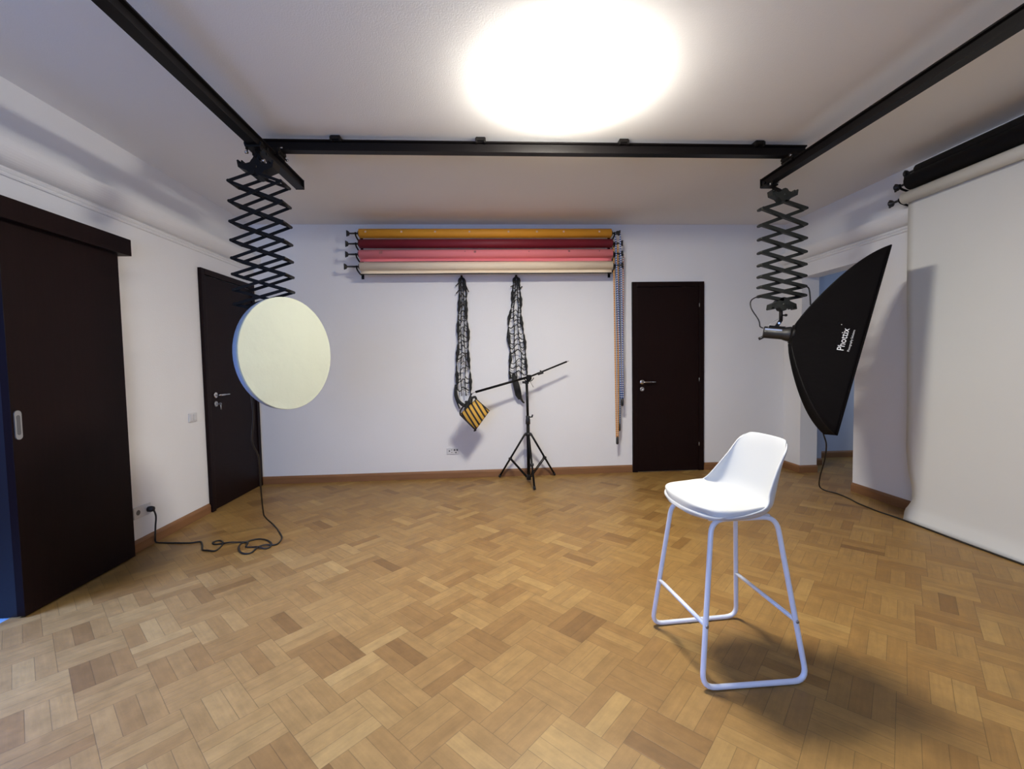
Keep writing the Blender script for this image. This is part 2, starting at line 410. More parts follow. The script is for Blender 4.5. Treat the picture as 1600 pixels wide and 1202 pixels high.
# door_3: sliding door hung in front of the doorway
d3 = sempty('door_3', (XL, 2.66, 0))
MB().box(XL+.001, XL+.10, .7, 3.077, 1.980, 2.086, .002).obj('door_pelmet', 'espresso', d3)
lf = MB().box(XL+.020, XL+.060, 2.312, 3.016, .008, 1.99, .002).obj('door_leaf', 'espresso', d3)
MB().box(XL-.125, XL+.012, OY1-.03, OY1, 0, OZ, .001).box(XL-.125, XL+.012, OY0, OY0+.03, 0, OZ, .001).box(XL+.001, XL+.014, OY1, OY1+.06, 0, OZ, .001).box(XL-.125, XL+.012, OY0+.03, OY1-.03, OZ-.03, OZ, .001).obj('door_lining', 'espresso_dark', d3)
hp = MB()
def stadium(n=10, hw=.017, hh=.073):
    P = []
    for k in range(n+1): a = PI*k/n; P.append((hw*math.cos(a), hh-hw+hw*math.sin(a)))
    for k in range(n+1): a = PI+PI*k/n; P.append((hw*math.cos(a), -hh+hw+hw*math.sin(a)))
    return P
cx, cy, cz = XL+.060, 2.340, .972
P = stadium(); Q = stadium(10, .009, .050)
hp.prism(P, lambda u, v: (cx, cy+u, cz+v), lambda u, v: (cx+.005, cy+u, cz+v))
fh = hp.obj('flush_pull', 'satin', lf, label='oblong steel flush pull')
MB().prism(Q, lambda u, v: (cx+.0045, cy+u, cz+v), lambda u, v: (cx+.0058, cy+u, cz+v)).obj('pull_recess', 'socket_dark', fh)

# ------------------------------------------------------------------ ceiling lamp
lm = thing('ceiling_lamp', 'round glowing white lamp fixed flat to the ceiling', 'ceiling lamp', (LAMP[0], LAMP[1], H))
MB().lathe((LAMP[0], LAMP[1], H-.001), (0, 0, -1), [(0, .07), (.022, .07), (.026, .03), (.046, .03)], 40).obj('lamp_base', 'lamp_ring', lm)
prof = [(.078-.034*math.cos(a), max(.004, .22*math.sin(a))) for a in [k/20*PI for k in range(21)]]
MB().lathe((LAMP[0], LAMP[1], H-.001), (0, 0, -1), prof, 48).obj('lamp_globe', 'lamp_glass', lm)

# ------------------------------------------------------------------ rails
def rail_mesh(p0, p1, z0, z1, wd, axis):
    """C-profile rail: web with two flanges on both sides"""
    m = MB(); h = z1-z0; hw = wd/2
    prof = [(-hw, 0), (hw, 0), (hw, .010), (hw*.45, .014), (hw*.45, h-.012), (hw, h-.008), (hw, h), (-hw, h), (-hw, h-.008), (-hw*.45, h-.012), (-hw*.45, .014), (-hw, .010)]
    if axis == 'x': m.prism(prof, lambda u, v: (p0[0], p0[1]+u, z0+v), lambda u, v: (p1[0], p1[1]+u, z0+v))
    else: m.prism(prof, lambda u, v: (p0[0]+u, p0[1], z0+v), lambda u, v: (p1[0]+u, p1[1], z0+v))
    return m
YR = 3.005
br = thing('ceiling_rail', 'long black rail running left to right across the ceiling', 'rail', (.4, YR, 2.64), 'studio ceiling rails')
rail_mesh((-1.385, YR), (2.235, YR-.0), 2.625, 2.695, .055, 'x').obj('rail_profile', 'rail_black', br)
for x in (-.93, .0, .955, 1.895):
    MB().box(x-.03, x+.03, YR-.04, YR+.04, 2.694, H-.004, .002).box(x-.034, x-.022, YR-.043, YR+.043, 2.680, 2.71, .001).box(x+.022, x+.034, YR-.043, YR+.043, 2.680, 2.71, .001).obj('ceiling_clip', 'black_metal', br)
def carriage(x, y, z, parent, axis='y'):
    """four small wheels on a plate under or over a rail"""
    m = MB().box(x-.045, x+.045, y-.055, y+.055, z-.006, z+.006, .002)
    for sx in (-1, 1):
        for sy in (-1, 1):
            m.cyl((x+sx*.036, y+sy*.038, z+.016), (x+sx*.050, y+sy*.038, z+.016), .013, 14)
            m.box(x+sx*.040-.002, x+sx*.040+.002, y+sy*.038-.012, y+sy*.038+.012, z-.02, z+.03)
    m.cyl((x, y, z), (x, y, z-.035), .012, 14)
    return m.obj('carriage', 'black_metal', parent)
def knurled(a, b, r, parent, name='knob', m='chrome'):
    return MB().cyl(a, b, r, 12).obj(name, m, parent)
for X, Y_0, Y_1, lab in ((-1.325, -1.0, 3.385, 'black sliding rail on the left side of the ceiling, above the round light'),
                         (2.150, -1.0, 3.315, 'black sliding rail on the right side of the ceiling, above the big black softbox')):
    r = thing('sliding_rail', lab, 'rail', (X, 1.2, 2.55), 'studio ceiling rails')
    rail_mesh((X, Y_0), (X, Y_1), 2.535, 2.600, .058, 'y').obj('rail_profile', 'rail_black', r)
    MB().box(X-.031, X+.031, Y_1, Y_1+.004, 2.533, 2.602, .001).obj('end_cap', 'black_metal', r)
    carriage(X, YR, 2.604, r)
    for q in ((-.06, -.055, 2.612), (.047, .05, 2.595), (.045, -.02, 2.640)): MB().cyl((X+q[0], YR+q[1], q[2]), (X+q[0]+.014, YR+q[1], q[2]), .0075, 10).obj('wheel_bolt', 'chrome', r, label='bright steel bolt')
    MB().box(X-.045, X+.045, YR-.045, YR+.045, 2.586, 2.634, .004).obj('cross_clamp', 'black_metal', r)

# ------------------------------------------------------------------ scissor hangers
def star_bracket(cx, cy, z, sgn, th, m, parent, name):
    """winged plate with claws at its tips; sgn=+1 claws up"""
    s = sgn
    half = [(0, -.055), (.022, -.050), (.050, -.022), (.098, -.002), (.104, .036), (.096, .040), (.090, .016), (.078, .022), (.080, .034), (.072, .036), (.064, .016), (.030, .026), (.018, .044), (0, .050)]
    poly = half+[(-u, v) for u, v in half[::-1][1:-1]]
    b = MB().prism(poly, lambda u, v: (cx+u, cy-th/2, z+s*v), lambda u, v: (cx+u, cy+th/2, z+s*v))
    b.cyl((cx, cy-th/2-.012, z), (cx, cy+th/2+.012, z), .010, 12)
    return b.obj(name, m, parent)
def scissor(root, cx, cy, zs, hw, kind):
    """zs: heights of the tip joints; bars cross between two levels"""
    if kind == 'flat':
        offs = {1: (-.046, .046), -1: (-.055, .055)}; wd, th = .017, .007; m = 'black_metal'
    else:
        offs = {1: (-.016,), -1: (.016,)}; wd, th = .024, .028; m = 'grey_green_metal'
    top = zs[0]+.105; n = len(zs)
    for i in range(n-1):
        for sg in (1, -1):
            a = (cx-sg*hw, zs[i]); b = (cx+sg*hw, zs[i+1])
            for o in offs[sg]: MB().bar((a[0], cy+o, a[1]), (b[0], cy+o, b[1]), wd, th, bev=.001).obj('arm', m, root)
    zt = zs[0]+(zs[0]-zs[1])*.45
    zb = zs[-1]-(zs[-2]-zs[-1])*.45
    for sg in (1, -1):
        for o in offs[sg]: MB().bar((cx, cy+o, zt), (cx+sg*hw, cy+o, zs[0]), wd, th, bev=.001).obj('arm', m, root)
        for o in offs[-sg]: MB().bar((cx, cy+o, zb), (cx+sg*hw, cy+o, zs[-1]), wd, th, bev=.001).obj('arm', m, root)
    d = .062 if kind == 'flat' else .034
    for i, z in enumerate(zs):
        for sg in (-1, 1): MB().cyl((cx+sg*hw, cy-d, z), (cx+sg*hw, cy+d, z), .009 if kind == 'flat' else .010, 10).obj('joint_pin', m, root)
        if i < n-1: MB().cyl((cx, cy-d, (z+zs[i+1])/2), (cx, cy+d, (z+zs[i+1])/2), .006, 8).obj('joint_pin', m, root)
    return zt, zb
# left
LX, LY = -1.318, 2.77
zsL = [2.325, 2.209, 2.092, 1.984, 1.881, 1.787, 1.696, 1.612]
sl = thing('scissor_hanger', 'thin black scissor-arm hanger carrying the round white light', 'light hanger', (LX, LY, 2.53), 'scissor light hangers')
carriage(LX-.005, LY, 2.528, sl)
zt, zb = scissor(sl, LX, LY, zsL, .148, 'flat')
star_bracket(LX, LY, zt+.035, 1, .085, 'black_metal', sl, 'top_bracket')
MB().cyl((LX, LY, zt+.06), (LX, LY, 2.53), .013, 14).bar((LX-.045, LY, zt+.05), (LX-.005, LY, 2.50), .012, .03).bar((LX+.045, LY, zt+.05), (LX+.005, LY, 2.50), .012, .03).obj('yoke', 'black_metal', sl)
for q in ((-.05, -.05, 2.49), (.04, -.04, zt+.07)): MB().cyl((LX+q[0], LY+q[1], q[2]), (LX+q[0]+.016, LY+q[1], q[2]), .0085, 10).obj('bolt', 'chrome', sl, label='bright steel bolt')
star_bracket(LX, LY, zb-.03, -1, .085, 'black_metal', sl, 'bottom_bracket')
MB().cyl((LX, LY, zb-.07), (LX, LY, 1.452), .010, 14).obj('spigot', 'black_metal', sl)
# right
RX, RY = 2.288, 3.30
zsR = [2.372, 2.251, 2.147, 2.045, 1.950, 1.863, 1.784, 1.715]
sr = thing('scissor_hanger', 'grey-green scissor-arm hanger carrying the big black softbox', 'light hanger', (RX, RY, 2.53), 'scissor light hangers')
zt, zb = scissor(sr, RX, RY, zsR, .172, 'channel')
star_bracket(RX, RY, zt+.045, 1, .060, 'grey_green_metal', sr, 'top_bracket')
MB().tube(fillet_path([(RX, RY, zt+.06), (RX, RY, 2.50), (2.19, 3.26, 2.515)], .01), .014, 12).box(2.105, 2.195, 3.215, 3.285, 2.518, 2.532, .002).cyl((2.115, 3.25, 2.548), (2.10, 3.25, 2.548), .013, 12).cyl((2.185, 3.25, 2.548), (2.20, 3.25, 2.548), .013, 12).obj('carriage', 'black_metal', sr)
MB().cyl((2.200, 3.235, 2.55), (2.212, 3.235, 2.55), .009, 10).obj('bolt', 'chrome', sr, label='bright steel bolt')
MB().cyl((2.13, 3.216, 2.525), (2.13, 3.200, 2.525), .008, 10).obj('bolt', 'chrome', sr, label='bright steel bolt')
star_bracket(RX, RY, zb-.035, -1, .060, 'grey_green_metal', sr, 'bottom_bracket')
MB().cyl((RX-.004, RY, zb-.07), (RX-.004, RY, 1.525), .013, 14).obj('spigot', 'black_metal', sr)
MB().cyl((RX, RY, 1.568), (RX+.035, RY, 1.568), .006, 10).lathe((RX+.03, RY, 1.568), (1, 0, 0), [(0, .010), (.012, .010)], 12).obj('knob', 'black_plastic', sr)

# ------------------------------------------------------------------ left light: head + round softbox
th_ = math.radians(66); n_ = Vector((math.sin(th_), -math.cos(th_), 0))
DC = Vector((-1.113, 2.60, 1.314)); DR = .316
hd = thing('studio_flash', 'black studio flash head hanging behind the round white softbox', 'flash head', tuple(DC-n_*.25), 'studio flash heads')
MB().lathe(DC-n_*.135, -n_, [(0, .055), (.02, .062), (.03, .058), (.20, .058), (.215, .050)], 28).obj('flash_body', 'black_plastic', hd)
hc = DC-n_*.24
MB().bar((hc.x-.0, hc.y, hc.z+.055), (LX, LY, 1.47), .05, .025, (0, 1, 0), .002).cyl((LX, LY, 1.455), (LX, LY, 1.50), .019, 14).obj('tilt_bracket', 'black_metal', hd)
MB().cyl((hc.x-.09, hc.y-.03, hc.z), (hc.x-.06, hc.y-.03, hc.z), .014, 12).obj('knob', 'chrome', hd)
sb = thing('round_softbox', 'round white fabric-covered beauty dish facing into the room', 'softbox', tuple(DC))
e1 = Vector((math.cos(th_), math.sin(th_), 0)); e2 = Vector((0, 0, 1))
# shallow dish shell
prof = [(0, .30), (.004, DR-.001), (.04, DR), (.050, DR-.012), (.075, .24), (.105, .14), (.128, .075), (.150, .068), (.150, .060)]
MB().lathe(DC, -n_, prof, 56).obj('dish_shell', 'rim_daylit_blue', sb, label='pale fabric-wrapped rim and back')
def sockf(u, v):
    r = DR*1.004*u; a = 2*PI*v
    d = .010*(1-u*u)+.0012*math.sin(9*a+3*u)*u
    return DC+e1*(r*math.cos(a))+e2*(r*math.sin(a))+n_*d
sk = MB().grid(sockf, 16, 64)
sk.lathe(DC, -n_, [(-.001, DR+.0002), (.000, DR+.0025), (.006, DR+.003), (.012, DR+.002), (.013, DR)], 56)
bmesh.ops.remove_doubles(sk.bm, verts=sk.bm.verts[:], dist=1e-4)
sk.obj('diffuser', 'sock_white', sb)

# ------------------------------------------------------------------ right light: head + rectangular softbox
psi = math.radians(-30); axh = Vector((math.cos(psi), math.sin(psi), 0)); sy = Vector((math.sin(psi), -math.cos(psi), 0))
E_A, E_B = Vector((2.778, 2.9, 1.996)), Vector((2.412, 2.9, .699))   # the near upright edge
uz = (E_A-E_B).normalized(); ax = sy.cross(uz).normalized(); ax = ax if ax.x > 0 else -ax; sy = uz.cross(ax).normalized(); sy = sy if sy.y < 0 else -sy
DEP = .40; HH, HW = .674, .19
FC = (E_A+E_B)/2-sy*HW
HD = FC-ax*DEP
rh = thing('studio_flash', 'black studio flash head with silver side strip behind the big softbox', 'flash head', tuple(HD-ax*.12), 'studio flash heads')
hb = MB()
hdir = (axh*.97+Vector((0, 0, -.14))).normalized()
T0 = HD-hdir*.195
hb.lathe(T0, hdir, [(0, .040), (.004, .046), (.13, .046), (.14, .050), (.165, .056), (.175, .058), (.183, .058)], 28)
hb.obj('flash_body', 'black_plastic', rh)
hside = Vector((hdir.y, -hdir.x, 0)).normalized()
if hside.y > 0: hside = -hside
MB().bar(T0+hdir*.01+hside*.040+Vector((0, 0, .022)), T0+hdir*.125+hside*.040+Vector((0, 0, .022)), .012, .010).obj('side_strip', 'satin', rh, label='shiny grey strip')
MB().tube([T0+Vector((.02, 0, -.03)), T0-hdir*.03+Vector((0, 0, -.058))], .011, 10).obj('grip', 'black_plastic', rh)
hm = T0+hdir*.09+Vector((0, 0, .050))
SP = Vector((RX-.004, RY, 1.53))
MB().bar(SP, hm, .022, .026, tuple(hside), .002).bar(hm-hdir*.05, hm+hdir*.06, .03, .010, tuple(hside), .002).cyl((SP+hm)/2-hside*.025, (SP+hm)/2+hside*.025, .012, 12).obj('tilt_bracket', 'black_metal', rh)
MB().cyl((SP+hm)/2+hside*.026, (SP+hm)/2+hside*.034, .008, 12).obj('screw', 'chrome', rh, label='bright steel screw')
c0 = T0+Vector((0, 0, .03))
MB().tube(smooth_path([c0, c0-hdir*.022+Vector((0, 0, .012)), c0-hdir*.032+Vector((0, 0, .06)), c0-hdir*.085+Vector((0, 0, .15)), c0-hdir*.085+Vector((0, 0, .21)), Vector((RX-.20, RY-.02, 1.712)), Vector((RX-.172, RY-.02, 1.722))], 6), .0045, 8).obj('power_cord', 'cord_black', rh)
MB().tube(smooth_path([c0+hdir*.03+hside*.03, c0+hdir*.05+hside*.03+Vector((0, 0, .04)), SP+hside*.016+Vector((-.02, 0, .01))], 6), .0018, 6).obj('sync_wire', 'satin', rh, label='thin grey wire')
MB().tube(smooth_path([(RX+.172, RY-.03, 1.785), (RX+.195, RY-.03, 1.765), (RX+.205, RY-.03, 1.71), (RX+.21, RY-.03, 1.64)], 6), .005, 8).obj('power_cord', 'cord_black', rh)

bx = thing('rectangular_softbox', 'big black rectangular softbox hanging tilted before the white paper backdrop', 'softbox', tuple(FC))
def gfun(t): return math.sin(min(1, t)*PI/2)**.80*.62+t*.38
def sbp(t, c, s):
    """t 0 head..1 front; c,s in -1..1 square position"""
    g = gfun(t)
    return HD+ax*(DEP*t)+uz*(c*(.065+(HH-.065)*g))+sy*(s*(.065+(HW-.065)*g))
def panel(fixed, sg):
    def f(u, v):
        w_ = -1+2*v
        dip = (1-w_*w_)*(-.018)*math.sin(PI*u)
        q = sbp(u, w_, sg) if fixed == 's' else sbp(u, sg, w_)
        return q+(sy*sg if fixed == 's' else uz*sg)*dip
    return f
for fx, sg in (('s', 1), ('s', -1), ('c', 1), ('c', -1)):
    o = MB().grid(panel(fx, sg), 22, 16).obj('side_panel', 'black_fabric', bx)
    mod(o, 'SOLIDIFY', thickness=.004, offset=-1 if sg > 0 else 1)
rb = MB()
for c in (-1, 1):
    for s_ in (-1, 1): rb.tube([sbp(k/20, c*.995, s_*.995) for k in range(21)], .005, 8)
rb.obj('rod', 'black_metal', bx)
fb = MB()
cs = [(-1, -1), (1, -1), (1, 1), (-1, 1)]
fb.tube([FC+uz*(HH*c)+sy*(HW*s_)+ax*.004 for c, s_ in cs], .007, 8, closed=True)
fb.obj('front_hem', 'black_fabric', bx)
MB().grid(lambda u, v: FC+uz*((HH-.034)*(2*u-1))+sy*((HW-.016)*(2*v-1))+ax*(-.030-.012*math.sin(PI*u)*math.sin(PI*v)), 10, 10).obj('front_diffuser', 'sock_white', bx, label='white front diffuser')
MB().lathe(HD-ax*.012, ax, [(0, .070), (.020, .078), (.030, .074)], 28).obj('speed_ring', 'black_metal', bx)
# lettering on the near side panel
def lettering(text, size, hpos, tbase, name, bold=.0):
    cu = bpy.data.curves.new('txt', 'FONT'); cu.body = text; cu.size = size; cu.offset = bold; cu.resolution_u = 3
    to = bpy.data.objects.new('txt', cu); C.objects.link(to)
    dg = bpy.context.evaluated_depsgraph_get(); me = bpy.data.meshes.new_from_object(to.evaluated_get(dg))
    bpy.data.objects.remove(to); bpy.data.curves.remove(cu)
    bm = bmesh.new(); bm.from_mesh(me)
    bmesh.ops.triangulate(bm, faces=bm.faces[:])
    for v in bm.verts:
        along = hpos+v.co.x; t = tbase-v.co.y/DEP
        g = gfun(t); hh = .065+(HH-.065)*g
        w_ = max(-1, min(1, along/hh))
        v.co = panel('s', 1)(t, (w_+1)/2)+sy*.0055
    bm.to_mesh(me); bm.free(); me.name = name; me.materials.append(MAT['logo_white'])
    o = bpy.data.objects.new(name, me); C.objects.link(o); o.parent = bx; o.location = -FC; o['label'] = 'white printed lettering'
    return o
lettering('Phottix', .055, -.090, .78, 'lettering', .0003)
lettering('Photography Solutions', .0172, -.090, .86, 'lettering')
lettering('.', .03, .092, .66, 'lettering', .001)

# ------------------------------------------------------------------ backdrop rolls on the back wall
def roll(name, lab, x0, x1, y, z, r, m, group, flap=0, flapm=None, marks=(), dark=False, axis='x', capA=None, capB=None, core='core_brown'):
    L_ = x1-x0
    P3 = (lambda a, dy, dz: (a, y+dy, z+dz)) if axis == 'x' else (lambda a, dy, dz: (y-dy, a, z+dz))
    adir = Vector((1, 0, 0)) if axis == 'x' else Vector((0, 1, 0))
    t = thing(name, lab, 'paper roll', P3((x0+x1)/2, 0, 0), group)
    b = MB()
    # spiral cross-section so that the outer sheet ends in a visible lip
    N = 40; sec = []
    for k in range(N+1):
        a = -PI*.5+2*PI*k/N; rr = r-.0022*(1-k/N); sec.append((math.cos(a)*rr, math.sin(a)*rr))
    b.prism(sec, lambda u, v: P3(x0, -u, v), lambda u, v: P3(x1, -u, v))
    for f in b.bm.faces:
        if len(f.verts) == 4: f.smooth = True
    b.obj('paper', m, t)
    MB().lathe(P3(x0-.006, 0, 0), adir, [(0, .024), (L_+.012, .024)], 20).obj('core', core, t)
    if flap:
        fl = MB(); n = 30
        def ff(u, v):
            a = x0+.004+(L_-.008)*u; wob = .0025*math.sin(7*u+z*9)+.003*u
            d = r*.75+flap*v+wob*v
            return P3(a, .012-.014*v*v, -d)
        fl.grid(ff, n, 5); o = fl.obj('paper_tail', flapm or m, t); mod(o, 'SOLIDIFY', thickness=.0015)
    if marks:
        for a, dz, sz, mm in marks:
            mk = MB(); an = math.asin(max(-.95, min(.95, dz/r)))
            mk.grid(lambda u, v: P3(a+(u-.5)*sz, -math.cos(an+(v-.5)*sz/r)*(r+.0012), math.sin(an+(v-.5)*sz/r)*(r+.0012)), 3, 3)
            mk.obj('tape_mark', mm, t)
    for (a, c, sgn) in ((x0, capA, -1), (x1, capB, 1)):
        if c is None: continue
        k = MB(); Lk = abs(c-a)
        k.lathe(P3(a, 0, 0), adir*sgn, [(0, .022), (.012, .026), (.016, .010), (Lk-.028, .008), (Lk-.022, .018), (Lk-.014, .026), (Lk-.006, .026), (Lk, .010)], 20)
        k.bar(P3(c, 0, -.03), P3(c, 0, .03), .010, .010, tuple(adir))
        k.obj('expander_knob', 'black_plastic', t)
    return t
g = 'paper rolls on the back wall'
RYb = 4.60
roll('paper_roll', 'orange backdrop paper roll, top one on the back wall', -1.236, 1.334, RYb, 2.570, .046, 'paper_orange', g, 0,
     marks=[(x, .004, .018, 'paper_mark') for x in (-1.165, -.81, -.475, -.13, .265, .555, .83, 1.20)], capA=-1.36, capB=1.43)
roll('paper_roll', 'dark maroon backdrop paper roll between the orange and pink rolls', -1.240, 1.345, RYb+.005, 2.468, .045, 'paper_maroon', g, .012, capA=-1.375, capB=1.458)
roll('paper_roll', 'pink backdrop paper roll between the maroon and cream rolls', -1.243, 1.345, RYb, 2.362, .045, 'paper_pink', g, .040,
     marks=[(-1.02, .01, .03, 'paper_mark_dark'), (-.18, .016, .010, 'paper_mark_dark'), (-.08, .012, .022, 'paper_mark_dark'), (.47, .012, .010, 'paper_mark_dark'), (.885, .016, .02, 'paper_mark_dark'), (1.2, .016, .012, 'paper_mark_dark')], capA=-1.378, capB=1.458)
roll('paper_roll', 'cream backdrop paper roll, lowest one on the back wall', -1.240, 1.345, RYb, 2.240, .043, 'paper_cream', g, .040, capA=-1.395, capB=1.458)
MB().box(-1.235, 1.335, RYb-.004, RYb+.004, 2.158, 2.166).obj('weight_bar', 'black_metal', bpy.data.objects['paper_roll.003'], label='thin black bar in the paper hem')
# wall brackets with four hooks
def bracket(name, lab, x, zs_, y, yw, axis='x', xs=None):
    P3 = (lambda a, yy, zz: (a, yy, zz)) if axis == 'x' else (lambda a, yy, zz: (yy, a, zz))
    t = thing(name, lab, 'wall bracket', P3(x, yw, sum(zs_)/len(zs_)), 'roll hook brackets')
    if axis == 'x': MB().box(x-.014, x+.014, yw-.006, yw-.0005, min(zs_)-.09, min(max(zs_)+.06, H-.03), .001).obj('back_plate', 'black_metal', t)
    else: MB().box(yw-.006, yw-.0005, x-.014, x+.014, min(zs_)-.09, min(max(zs_)+.06, H-.03), .001).obj('back_plate', 'black_metal', t)
    for i, z in enumerate(zs_):
        yy = y if xs is None else xs[i]
        d = yw-yy
        pts = smooth_path([P3(x, yw-.005, z-.05), P3(x, yw-d*.5, z-.055), P3(x, yy+.01, z-.038), P3(x, yy-.022, z-.022), P3(x, yy-.030, z+.004)], 5)
        MB().tube(pts, .008, 8).obj('hook', 'black_metal', t)
    return t
zz = [2.570, 2.468, 2.362, 2.240]
bracket('hook_bracket', 'black four-hook wall bracket at the left ends of the coloured rolls', -1.268, zz, RYb, YB)
bracket('hook_bracket', 'black four-hook wall bracket at the right ends of the coloured rolls', 1.366, zz, RYb, YB)

# pull chains
def chain(lab, x, z, xb, zb, wtop, m, sy_=0., curve=0.0):
    t = thing('pull_chain', lab, 'chain', (x, RYb+sy_, z), 'bead chains of the paper rolls')
    for sg in (-1, 1):
        pts = []; n = int((z-zb)/.006)
        for k in range(n+1):
            u = k/n; xx = x+(xb-x)*(u**.8)+sg*wtop*(1-u)**.7*.5+sg*.008; pts.append(Vector((xx, RYb+sy_+.04*u, z-(z-zb)*u)))
        rs = [.0052+.0038*abs(math.sin(PI*k/2)) for k in range(len(pts))]
        MB().tube(pts, .005, 6, rs=rs).obj('chain_strand', m, t)
    MB().lathe((x, RYb+sy_-.006, z), (0, 1, 0), [(0, .02), (.012, .02)], 16).obj('chain_wheel', 'black_plastic', t)
    MB().lathe((xb, RYb+sy_+.04, zb+.01), (0, 0, -1), [(0, .006), (.006, .013), (.075, .014), (.085, .010)], 14).obj('chain_weight', 'black_plastic', t)
chain('longest bead chain, orange and white, beside the back wall door', 1.386, 2.468, 1.402, .420, .030, 'chain_orange', .01)
chain('blue and white bead chain hanging from the orange roll', 1.400, 2.570, 1.452, .835, .035, 'chain_blue', -.012)
chain('navy bead chain hanging between the orange and blue chains', 1.412, 2.362, 1.430, .560, .020, 'chain_navy', .03)
chain('red and white bead chain, rightmost below the coloured rolls', 1.448, 2.362, 1.464, .900, .045, 'chain_red', .05)

# ------------------------------------------------------------------ fabric grids hanging on the back wall
def net(lab, top, rows, nv, tail, tabs, seed):
    """rows: (z, x0, x1) outline; nv vertical strands"""
    rnd = random.Random(seed)
    t = thing('fabric_grid', lab, 'softbox grid', (top[0], YB, top[1]), 'black fabric grids on the back wall')
    def ext(z):
        for (za, a0, a1), (zb_, b0, b1) in zip(rows, rows[1:]):
            if za >= z >= zb_:
                k = (za-z)/(za-zb_); return a0+(b0-a0)*k, a1+(b1-a1)*k
        return rows[-1][1:]
    zt, zb_ = rows[0][0], rows[-1][0]
    MB().lathe((top[0], YB-.001, top[1]+.012), (0, -1, 0), [(0, .012), (.03, .006), (.034, .012)], 12).obj('wall_hook', 'black_metal', t)
    st = []
    for j in range(nv):
        f = j/(nv-1); ph = rnd.uniform(0, 6); dy = .035+.05*math.sin(PI*f)+rnd.uniform(-.01, .01)
        pts = []
        for k in range(61):
            z = zt-(zt-zb_)*k/60; a, b = ext(z); tt = k/60
            x = a+(b-a)*f+.006*math.sin(z*13+ph)*min(1, tt*4)
            pts.append(Vector((x, YB-.012-dy*min(1, .2+tt*1.5), z)))
        st.append(pts)
        edge = j in (0, nv-1)
        m = MB(); rs = [(.0115+.0060*math.sin(k*.5+ph)+.003*math.sin(k*1.7)) if edge else (.0052+.0014*math.sin(k*.9+ph)) for k in range(61)]
        m.tube([Vector((top[0]+(.004 if j % 2 else -.004), YB-.028, top[1]))]+pts, .005, 7, rs=[.009]+rs).obj('edge_band' if edge else 'strand', 'net_black', t)
    k = 2
    rg = MB()
    while k < 58:
        for j in range(nv-1):
            if rnd.random() < .1: continue
            o1 = rnd.uniform(-.3, .3); a = st[j][k]; b = st[j+1][min(60, max(0, k+int(rnd.choice((-1, 0, 1)))))]
            sag = .022*(1 if j % 2 else -1)*rnd.uniform(.5, 1.3)
            mid = (a+b)/2+Vector((0, -.012, sag))
            rg.tube(smooth_path([a, mid, b], 3), .0042+rnd.uniform(0, .0014), 6)
            if rnd.random() < .35 and k > 18: rg.tube(smooth_path([a+Vector((0, 0, -.02)), mid+Vector((0, .004, -.026)), b+Vector((0, 0, -.014))], 3), .0024, 6)
        k += 3
    rg.obj('cross_strand', 'net_black', t)['kind'] = 'stuff'
    for pts, rs in tail:
        P = smooth_path([Vector((x, YB-dy, z)) for x, dy, z in pts], 5)
        n = len(P); R = [rs[min(len(rs)-1, int(i/(n-1)*(len(rs)-1)))]+(rs[min(len(rs)-1, int(i/(n-1)*(len(rs)-1))+1)]-rs[min(len(rs)-1, int(i/(n-1)*(len(rs)-1)))])*((i/(n-1)*(len(rs)-1)) % 1) for i in range(n)]
        MB().tube(P, .01, 8, rs=R).obj('gathered_hem', 'net_black', t)
    for a, b in tabs:
        MB().bar((a[0], YB-.035, a[1]), (b[0], YB-.045, b[1]), .014, .004, (0, 1, 0)).bar((a[0], YB-.04, a[1]), (b[0], YB-.05, b[1]), .010, .010).obj('hook_tab', 'net_black', t)
net('left black fabric grid hanging bundled below the coloured rolls', (-.232, 2.158),
    [(2.14, -.250, -.208), (1.979, -.262, -.186), (1.708, -.272, -.182), (1.437, -.290, -.176), (1.20, -.300, -.168), (1.027, -.308, -.166), (.90, -.318, -.158)], 4,
    [([(-.318, .05, .95), (-.300, .07, .86), (-.240, .08, .80), (-.175, .06, .80), (-.15, .05, .88)], [.012, .016, .020, .018, .012]),
     ([(-.320, .05, 1.02), (-.325, .06, .90), (-.285, .05, .76)], [.010, .012, .005]),
     ([(-.22, .06, .84), (-.17, .07, .77), (-.14, .06, .72)], [.014, .016, .010])],
    [((-.262, 2.10), (-.295, 2.062)), ((-.200, 2.10), (-.160, 2.00)), ((-.262, 2.02), (-.292, 1.985))], 3)
net('right black fabric grid behind the boom of the light stand', (.350, 2.158),
    [(2.14, .325, .378), (1.906, .300, .392), (1.70, .262, .402), (1.45, .262, .425), (1.291, .268, .441), (1.15, .262, .449), (1.07, .275, .446)], 4,
    [([(.300, .06, 1.12), (.315, .08, 1.05), (.335, .08, .97), (.350, .07, .90), (.365, .06, .85)], [.016, .032, .036, .034, .016]),
     ([(.360, .06, .93), (.375, .06, .86), (.40, .05, .815), (.415, .05, .812)], [.020, .014, .009, .010]),
     ([(.255, .04, 1.62), (.240, .045, 1.50), (.265, .04, 1.40)], [.004, .004, .004])],
    [((.335, 2.075), (.288, 2.052)), ((.375, 2.02), (.412, 2.055)), ((.300, 2.0), (.318, 1.93))], 11)

